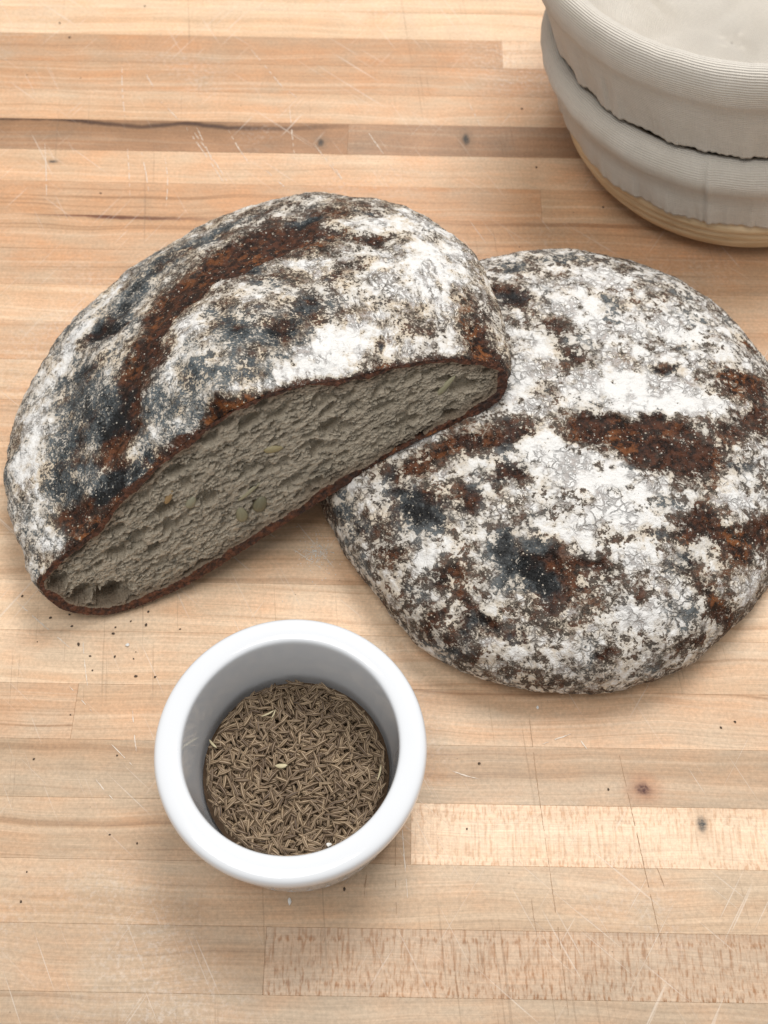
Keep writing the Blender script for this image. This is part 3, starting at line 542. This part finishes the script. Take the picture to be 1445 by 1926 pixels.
        o.matrix_local = Matrix([[*map(float, (e1[i], e2[i], -NC[i], pos[i]))] for i in range(3)] + [[0, 0, 0, 1]])
        o.color = (*colr, 1)
    return root
half_loaf = build_half_loaf()

# ------------------------------------------------------------------ ramekin and caraway
RC = np.array([-0.0344, 0.1277]); RH = 0.050
def lathe(name, prof, n, uvs=None, mod=None):
    prof = np.array(prof, float); a = np.linspace(0, 2 * np.pi, n, endpoint=False)[:, None]
    r = prof[:, 0] * np.ones_like(a); z = prof[:, 1] * np.ones_like(a)
    if mod is not None: r, z = mod(a, r, z)
    P = np.stack([r * np.cos(a), r * np.sin(a), z], -1)
    return P

def curve(pts, n):
    """Catmull-Rom through pts, evenly respaced"""
    p = np.array(pts, float); p = np.concatenate([[2 * p[0] - p[1]], p, [2 * p[-1] - p[-2]]]); out = []
    for i in range(1, len(p) - 2):
        t = np.linspace(0, 1, 24, endpoint=False)[:, None]
        out.append(.5 * (2 * p[i] + (p[i + 1] - p[i - 1]) * t + (2 * p[i - 1] - 5 * p[i] + 4 * p[i + 1] - p[i + 2]) * t ** 2 + (3 * p[i] - p[i - 1] - 3 * p[i + 1] + p[i + 2]) * t ** 3))
    return resample(np.concatenate(out + [p[-2:-1]]), n)

def build_ramekin():
    prof = curve([(.0002, .0060), (.030, .0060), (.0365, .0066), (.0386, .0085), (.0393, .013), (.0402, .025), (.0412, .040), (.0417, .0474), (.0421, .0490), (.0430, .0499), (.0460, .0504), (.0495, .0503), (.0515, .0495), (.0524, .0478), (.0526, .0455), (.0523, .0425), (.0516, .0410), (.0500, .0400)], 120)
    wall = curve([(.0500, .0400), (.0494, .0385), (.0492, .034), (.0476, .012), (.0467, .0035), (.0459, .0012), (.0440, .0004), (.040, .0004), (.0395, .0012), (.010, .0012), (.0002, .0012)], 90)[1:]
    pr = np.concatenate([prof, wall])
    def mod(a, r, z):
        fl = smooth(.0385, .036, z) * smooth(.003, .006, z) * (r > .043) * smooth(.0425, .0445, r)
        return r - fl * .0007 * (1 - np.abs(np.sin(a * 20)) ** .6), z
    P = lathe('ramekin', pr, 480, mod=mod)
    t = NT('white_porcelain'); n = t.noise(t.obj(), 40.0, 2.0)
    m = t.bsdf(t.mix(n, (0.72, 0.73, 0.742), (0.74, 0.75, 0.76)), .10, t.bump(n, .05, .002), Coat_Weight=.4, Coat_Roughness=.04, Specular_IOR_Level=.5)
    return link('ramekin', mesh_from('ramekin', P.reshape(-1, 3), grid_faces(480, P.shape[1], True, True)), m, None, (RC[0], RC[1], 0), 'white porcelain ramekin with thick rim holding caraway seeds', 'ramekin')
build_ramekin()

def caraway_mesh(k, r):
    nl, nr = 9, 10; ln = r.uniform(.0025, .0034); wd = r.uniform(.00062, .00086); bend = r.uniform(.00002, .0005)
    v, rid = [], []
    for i in range(nl):
        l = -1 + 2 * i / (nl - 1); w = wd * (max(1 - abs(l) ** 2.3, 0) ** .75 + .06)
        for j in range(nr):
            q = 2 * math.pi * j / nr; k2 = 1.0 if j % 2 == 0 else .80
            v.append((l * ln, w * k2 * math.cos(q) + bend * l * l, w * .85 * k2 * math.sin(q) + .15 * bend * l * l)); rid.append(1.0 if j % 2 == 0 else 0.0)
    f = [(i * nr + j, i * nr + (j + 1) % nr, (i + 1) * nr + (j + 1) % nr, (i + 1) * nr + j) for i in range(nl - 1) for j in range(nr)]
    return np.array(v), np.array(f), np.array(rid)

def build_caraway():
    r = np.random.default_rng(5)
    t = NT('caraway'); rd = t.attr('ridge'); oi = t.n('ShaderNodeObjectInfo').outputs['Random']; pr = t.attr('tone'); n1 = t.noise(t.pos(), 900.0, 2.0)
    rnd = t.m('FRACT', t.m('ADD', t.m('MULTIPLY', oi, 7.7), pr))
    dark = t.mix(rnd, (0.055, 0.032, 0.019), (0.165, 0.102, 0.058)); lite = t.mix(rnd, (0.25, 0.17, 0.10), (0.52, 0.40, 0.25))
    c = t.mix(t.m('MULTIPLY', t.sstep(rd, .40, .85), .95), dark, lite); c = t.mix(t.m('MULTIPLY', t.sstep(n1, .5, .8), .4), c, dark)
    mat = t.bsdf(c, .55, Specular_IOR_Level=.4)
    shapes = [caraway_mesh(k, r) for k in range(8)]
    meshes = []
    for (v, f, rid) in shapes:
        meshes.append(mesh_from('caraway_seed', v, f, True, {'ridge': rid, 'tone': np.zeros(len(v))}))
    # seeds strewn in layers; the topmost ones are single things, the rest one mass
    items = []
    def zone(x, y): return .0165 + .0014 * float(perlin(np.array([x * 60, y * 60, 1.2]))) + .0012 * (y / .038)
    for layer, (cnt, dz, tilt) in enumerate(((820, -.0028, .24), (820, -.0013, .24), (780, .0, .20), (140, .0008, .18))):
        made = 0
        gold = 2.399963
        while made < cnt:
            rad = .0372 * math.sqrt((made + .5) / cnt) * (1 if layer < 3 else .93); an = made * gold + r.normal(0, .05)
            x, y = rad * math.cos(an) + r.normal(0, .0008), rad * math.sin(an) + r.normal(0, .0008)
            yaw = r.uniform(0, 2 * math.pi); made += 1
            rr = math.hypot(x, y)
            if rr > .0345:                                     # along the wall they lie round it
                yaw = math.atan2(y, x) + math.pi / 2 + r.normal(0, .35); x, y = x * .0352 / rr * r.uniform(.97, 1.025), y * .0352 / rr * r.uniform(.97, 1.025)
            Rm = Matrix.Rotation(yaw, 3, 'Z') @ Matrix.Rotation(r.normal(0, tilt), 3, 'Y') @ Matrix.Rotation(r.uniform(0, 6.28), 3, 'X')
            items.append((layer, x, y, zone(x, y) + dz + r.normal(0, .0004), Rm, r.integers(8), r.uniform(0, 1)))
    order = sorted(range(len(items)), key=lambda i: -(items[i][3] + (1 if items[i][0] == 3 else 0) + (.0008 if items[i][0] == 2 else 0)))
    single = set(order[:298])
    V, Fc, Rd, To = [], [], [], []; off = 0
    for i, (layer, x, y, z, Rm, k, tone) in enumerate(items):
        if i in single:
            o = link('caraway_seed', meshes[k], mat, None, (0, 0, 0), 'ridged brown caraway seed on top of the heap in the ramekin', 'seed', 'caraway seeds in the white ramekin')
            M = Rm.to_4x4(); M.translation = (RC[0] + x, RC[1] + y, z); o.matrix_world = M
        else:
            v, f, rid = shapes[k]; A = np.array(Rm); V.append(v @ A.T + np.array([x, y, z])); Fc.append(f + off); Rd.append(rid); To.append(np.full(len(v), tone)); off += len(v)
    # filling under the seeds so that the ramekin's floor does not show through
    nb = 48; a = np.linspace(0, 2 * np.pi, nb, endpoint=False)
    bed = np.concatenate([[(0, 0, .0125)], np.stack([.0385 * np.cos(a), .0385 * np.sin(a), np.full(nb, .0118)], -1), np.stack([.037 * np.cos(a), .037 * np.sin(a), np.full(nb, .0064)], -1)])
    tri = np.array([(0, 1 + i, 1 + (i + 1) % nb) for i in range(nb)]) + off; qd = np.array([(1 + i, 1 + nb + i, 1 + nb + (i + 1) % nb, 1 + (i + 1) % nb) for i in range(nb)]) + off
    V.append(bed); Rd.append(np.zeros(len(bed))); To.append(np.zeros(len(bed)))
    me = mesh_from('caraway_heap', np.concatenate(V), [np.concatenate(Fc + [qd]), tri], True, {'ridge': np.concatenate(Rd), 'tone': np.concatenate(To)})
    link('caraway_heap', me, mat, None, (RC[0], RC[1], 0), 'deep heap of brown caraway seeds filling the white ramekin', 'seeds', kind='stuff')
    # the odd pale husk and stalk, and a white pearl of sugar on the seeds
    t = NT('pale_husk'); m_h = t.bsdf(t.mix(t.noise(t.obj(), 900.0), (0.42, 0.35, 0.19), (0.62, 0.54, 0.36)), .6)
    for (x, y, ln, wd, yaw, nm, lab) in ((-.0058, .0000, .0026, .0010, .02, 'seed_husk', 'broad straw coloured husk in the middle of the caraway seeds'), (-.0125, .0215, .0030, .0004, .45, 'stalk', 'pale thin stalk lying on the far left of the caraway seeds'),
                                         (-.0100, .0215, .0021, .0003, 1.2, 'stalk', 'short upright pale stalk beside the longer one on the caraway seeds'), (.0345, -.0020, .0034, .0004, 1.35, 'stalk', 'pale stalk lying by the right wall of the ramekin'), (-.0345, .0085, .0026, .0005, -.8, 'stalk', 'pale stalk lying by the left wall of the ramekin')):
        th = np.linspace(0, 2 * np.pi, 8, endpoint=False); v = []
        for l in np.linspace(-1, 1, 7):
            k = (1 - abs(l) ** 3) * .95 + .06; v += [(l * ln, wd * k * math.cos(q) + .0003 * l * l, wd * k * .6 * math.sin(q)) for q in th]
        f = [(i * 8 + j, i * 8 + (j + 1) % 8, (i + 1) * 8 + (j + 1) % 8, (i + 1) * 8 + j) for i in range(6) for j in range(8)]
        o = link(nm, mesh_from(nm, np.array(v), np.array(f)), m_h, None, (RC[0] + x, RC[1] + y, zone(x, y) + .0019), lab, 'husk' if nm == 'seed_husk' else 'stalk'); o.rotation_euler = (0, -.12, yaw)
build_caraway()

# ------------------------------------------------------------------ the two lined proofing baskets
KC = np.array([0.196, 0.504]); SHX, SHY = -.198, .166      # the stack leans a little
def linen_material():
    t = NT('linen'); uvn = t.n('ShaderNodeTexCoord').outputs['UV']; u, v, _ = t.sep(uvn)
    P = t.obj()
    cord = t.m('SINE', t.m('MULTIPLY_ADD', t.noise(P, 60.0, 2.0), 1.5, t.m('MULTIPLY', v, 2 * math.pi / .00115)))
    warp = t.m('SINE', t.m('MULTIPLY', u, 2 * math.pi / .0009))
    slub = t.noise(t.comb(t.m('MULTIPLY', u, 90.0), t.m('MULTIPLY', v, 1400.0), 0), 1.0, 3.0, .6); slub2 = t.noise(t.comb(t.m('MULTIPLY', u, 1400.0), t.m('MULTIPLY', v, 120.0), 4), 1.0, 3.0, .6)
    mot = t.noise(P, 30.0, 3.0)
    c = t.mix(mot, (0.590, 0.530, 0.445), (0.685, 0.635, 0.560))
    k = t.m('ADD', 1.0, t.m('ADD', t.m('MULTIPLY', cord, .035), t.m('ADD', t.m('MULTIPLY', t.m('SUBTRACT', slub, .5), .28), t.m('MULTIPLY', t.m('SUBTRACT', slub2, .5), .22))))
    mul = t.n('ShaderNodeMix', data_type='RGBA', blend_type='MULTIPLY'); mul.inputs[0].default_value = 1.0; t.put(mul.inputs[6], c); t.put(mul.inputs[7], t.comb(k, k, k))
    h = t.m('ADD', t.m('MULTIPLY', cord, .5), t.m('ADD', t.m('MULTIPLY', warp, .25), t.m('ADD', slub, slub2)))
    return t.bsdf(mul.outputs[2], .92, t.bump(h, .6, .0006), Specular_IOR_Level=.15, Sheen_Weight=.25)
M_LINEN = linen_material()
t = NT('cane'); x, y, z = t.sep(t.obj())
an = t.m('ARCTAN2', y, x); nn = t.noise(t.comb(t.m('MULTIPLY', an, 5.0), t.m('MULTIPLY', z, 900.0), t.m('MULTIPLY', t.v('LENGTH', t.obj()), 500.0)), 1.0, 4.0, .6)
M_CANE = t.bsdf(t.mix(t.sstep(nn, .3, .7), (0.56, 0.40, 0.225), (0.73, 0.575, 0.37)), .5, t.bump(nn, .35, .0005))

def basket(name, label, prof, seam_at, seed, coils, dz=0.0, centre=KC):
    """prof: cloth from the middle of the inside over the rim to the gathered hem"""
    root = link(name, None, None, None, (centre[0], centre[1], 0), label, 'basket', 'lined proofing baskets')
    n = 900; pr = curve(prof, 150); L = np.r_[0, np.cumsum(np.hypot(*np.diff(pr, axis=0).T))]
    hem = L[-1]; rim = pr[:, 1].argmax(); Lr = L[rim]
    skirt0 = L[np.where((np.arange(len(pr)) > rim) & (pr[:, 1] < pr[rim, 1] - .021))[0][0]]
    a = np.linspace(0, 2 * np.pi, n, endpoint=False)[:, None]
    r = pr[:, 0] * np.ones_like(a); z = pr[:, 1] * np.ones_like(a); S = L * np.ones_like(a)
    ca, sa = np.cos(a), np.sin(a); one = np.ones_like(S)
    pn = lambda fr, fs, off: perlin(np.stack([ca * fr * one + off, sa * fr * one, S * fs], -1))
    sk = smooth(skirt0, hem, S)                                  # gathers grow towards the hem
    g = pn(6, 16, seed) * .0026 + pn(17, 30, seed + 5) * .0013 + pn(34, 30, seed + 9) * .0004
    out = sk ** .6 * (np.maximum(g, -.0010) + .0003) + smooth(skirt0 - .004, skirt0 + .004, S) * -.0012
    sw = perlin(np.stack([ca * 45 * one + seed, sa * 45 * one, 0 * S], -1)) * .0004 + np.sin(a * 150 + 3 * np.sin(a * 7)) * .00022
    z = z + smooth(hem - .008, hem, S) * sw
    ins = smooth(Lr - .012, Lr - .045, S)
    wr = perlin(np.stack([r * ca * 26 + seed, r * sa * 26, z * 0], -1)); wr2 = np.abs(perlin(np.stack([r * ca * 16 + seed + 3, r * sa * 16, z * 0 + 2], -1)))
    z = z + ins * (wr * .0022 - .0026 * np.exp(-(wr2 / .09) ** 2))
    out = out + (1 - ins) * .0006 * pn(9, 30, seed + 40)
    if seam_at is not None:
        da = (a - seam_at + np.pi) % (2 * np.pi) - np.pi
        out = out - .0012 * np.exp(-(da * .10 / .0010) ** 2) * smooth(Lr - .004, Lr + .004, S) + .0009 * np.exp(-((da * .10 - .0026) / .0016) ** 2) * smooth(Lr, Lr + .004, S)
    r = r + out
    P = np.stack([r * ca, r * sa, z + dz], -1); P[..., 0] += SHX * P[..., 2]; P[..., 1] += SHY * P[..., 2]
    nv = P.shape[1]
    # hem turned under
    tail = P[:, -1:] + np.concatenate([-.0018 * ca, -.0018 * sa, 0 * sa + .0004], -1)[:, None]; tail2 = tail + np.concatenate([-.0014 * ca, -.0014 * sa, 0 * sa + .006], -1)[:, None]
    P = np.concatenate([P, tail, tail2], 1); uv = np.stack([np.broadcast_to(a * .11, (n, nv + 2)), np.broadcast_to(np.r_[L, hem + .002, hem + .008], (n, nv + 2))], -1)
    me = mesh_from('liner', P.reshape(-1, 3), grid_faces(n, nv + 2, True, True), True, uv=uv.reshape(-1, 2))
    link('liner', me, M_LINEN, root, label='natural linen liner gathered round the rim')
    # coils of cane
    for (cr, cz, th) in coils:
        m = 160; q = np.linspace(0, 2 * np.pi, m, endpoint=False)[:, None]; w = np.linspace(0, 2 * np.pi, 12, endpoint=False)
        rr = cr + th * np.cos(w) * .8 + .0004 * np.sin(3 * q + cr * 900); zz = cz + th * np.sin(w) + 0 * q + .0002 * np.sin(5 * q + cr * 500)
        PP = np.stack([rr * np.cos(q), rr * np.sin(q), zz + dz], -1); PP[..., 0] += SHX * PP[..., 2]; PP[..., 1] += SHY * PP[..., 2]
        f = np.array([(i * 12 + j, ((i + 1) % m) * 12 + j, ((i + 1) % m) * 12 + (j + 1) % 12, i * 12 + (j + 1) % 12) for i in range(m) for j in range(12)])
        link('cane_coil', mesh_from('cane_coil', PP.reshape(-1, 3), f), M_CANE, root)
    return root

low_coils = [(r0, z0, .0040) for r0, z0 in ((.012, .0043), (.020, .0043), (.028, .0043), (.036, .0043), (.044, .0043), (.052, .0043), (.060, .0043), (.0675, .0048), (.0755, .0064), (.0822, .0100), (.0858, .0150), (.0885, .0204), (.0902, .0260), (.0905, .0318), (.0890, .0380), (.0880, .0445), (.0878, .051), (.0878, .0575))]
basket('proofing_basket', 'lower linen lined cane basket, its pale wood base resting on the board',
       [(.0004, .012), (.045, .0125), (.067, .020), (.079, .034), (.0835, .050), (.0860, .062), (.0895, .0665), (.0945, .0692), (.1000, .0668), (.1034, .0605), (.1020, .0545), (.0986, .0500), (.0978, .045), (.0974, .0380), (.0962, .0300)], -1.84, 3.0, low_coils)
up_coils = [(r0, z0, .0040) for r0, z0 in ((.020, .0575), (.036, .0575), (.052, .0580), (.064, .0600), (.0740, .0650), (.0815, .0705), (.0870, .0775), (.0900, .0845), (.0925, .0915), (.0950, .0990), (.0965, .107))]
basket('proofing_basket', 'upper linen lined basket stacked in the lower one, open and empty',
       [(.0004, .066), (.045, .0665), (.066, .0725), (.079, .084), (.0870, .099), (.0912, .112), (.0952, .1198), (.1000, .1228), (.1048, .1204), (.1072, .1135), (.1062, .1060), (.1042, .1020), (.1030, .096), (.1004, .085), (.0968, .0722)], None, 11.0, up_coils)

# ------------------------------------------------------------------ crumbs, flakes and flour on the board
def lump(seed, sx, sy, sz):
    r = np.random.default_rng(seed); th = np.linspace(0, 2 * np.pi, 7, endpoint=False); v = [(0, 0, -sz)]
    for l in (-.55, .1, .65): v += [(sx * math.sqrt(1 - l * l) * math.cos(q) * r.uniform(.6, 1.25), sy * math.sqrt(1 - l * l) * math.sin(q) * r.uniform(.6, 1.25), l * sz) for q in th]
    v.append((0, 0, sz)); q4 = [(1 + i * 7 + j, 1 + i * 7 + (j + 1) % 7, 8 + i * 7 + (j + 1) % 7, 8 + i * 7 + j) for i in range(2) for j in range(7)]
    tr = [(0, 1 + (j + 1) % 7, 1 + j) for j in range(7)] + [(22, 15 + j, 15 + (j + 1) % 7) for j in range(7)]
    return mesh_from('lump', np.array(v), [np.array(q4), np.array(tr)], False)
t = NT('crumb_dark'); M_CR = t.bsdf(t.mix(t.noise(t.pos(), 900.0), (0.035, 0.025, 0.018), (0.12, 0.075, 0.045)), .8)
t = NT('white_flake'); M_FLK = t.bsdf(t.mix(t.noise(t.pos(), 700.0), (0.62, 0.60, 0.55), (0.84, 0.83, 0.80)), .6)
lumps = [lump(k, .00085, .0006, .00042) for k in range(6)]
r = np.random.default_rng(31)
for k, (cx, cy) in enumerate(CRUMBS):
    s = r.uniform(.38, .95) * (1.25 if k in (12, 14) else 1)
    far = cy > 4000
    o = link('crumb', lumps[k % 6], M_CR, None, (cx * 1e-4, cy * 1e-4, .00042 * s * .9), 'tiny dark crumb on the far boards behind the loaves' if far else 'tiny dark crumb on the near boards around the ramekin', 'crumb', 'dark crumbs on the far boards' if far else 'dark crumbs on the near boards')
    o.scale = (s, s, s); o.rotation_euler = (0, 0, r.uniform(0, 6.28))
for (k, sx, sy, sz, lab, nm) in ((0, .0010, .0009, .0005, 'small white flour flake below the tip of the cut loaf', 'flour_flake'), (1, .0008, .0017, .0006, 'long white chip in front of the ramekin', 'white_chip'), (2, .0006, .0006, .0004, 'tiny white flake at the right foot of the ramekin', 'flour_flake'),
                                 (3, .0006, .0008, .0004, 'tiny white flake in front of the round loaf', 'flour_flake'), (5, .0005, .0004, .0003, 'tiniest white speck just right of the long chip before the ramekin', 'flour_flake')):
    link(nm, lump(50 + k, sx, sy, sz), M_FLK, None, (FLAKES[k][0] * 1e-4, FLAKES[k][1] * 1e-4, sz * .9), lab, 'flake' if nm == 'flour_flake' else 'chip')
link('white_pearl', lump(77, .0011, .0010, .0009), M_FLK, None, (RC[0] + .0148, RC[1] - .0310, .0185), 'white pearl lying on the caraway seeds near the front rim', 'pearl')
V, Q, T = [], [], []; off = 0
for k in range(420):                                             # flour spilt in the angle between the loaves
    an = r.uniform(0, 6.28); d = abs(r.normal(0, .0042)); e = .9 if k < 260 else 2.2
    px, py = -.0310 + d * math.cos(an) * .55 * e + .003 * r.normal(), .2351 + d * math.sin(an) * 1.2 * e
    s = r.uniform(.00006, .00024) * (1.6 if k < 14 else 1)
    V += [(px - s, py - s, .00012), (px + s, py - s * .7, .00012), (px + s * .8, py + s, .00012), (px - s * .9, py + s, .00012), (px, py, .00012 + s * 1.2)]; T += [(off, off + 1, off + 4), (off + 1, off + 2, off + 4), (off + 2, off + 3, off + 4), (off + 3, off, off + 4)]; off += 5
link('flour_dust', mesh_from('flour_dust', np.array(V), np.array(T), False), M_FLK, None, (0, 0, 0), 'pinch of white flour spilt on the board between the two loaves', 'flour', kind='stuff')
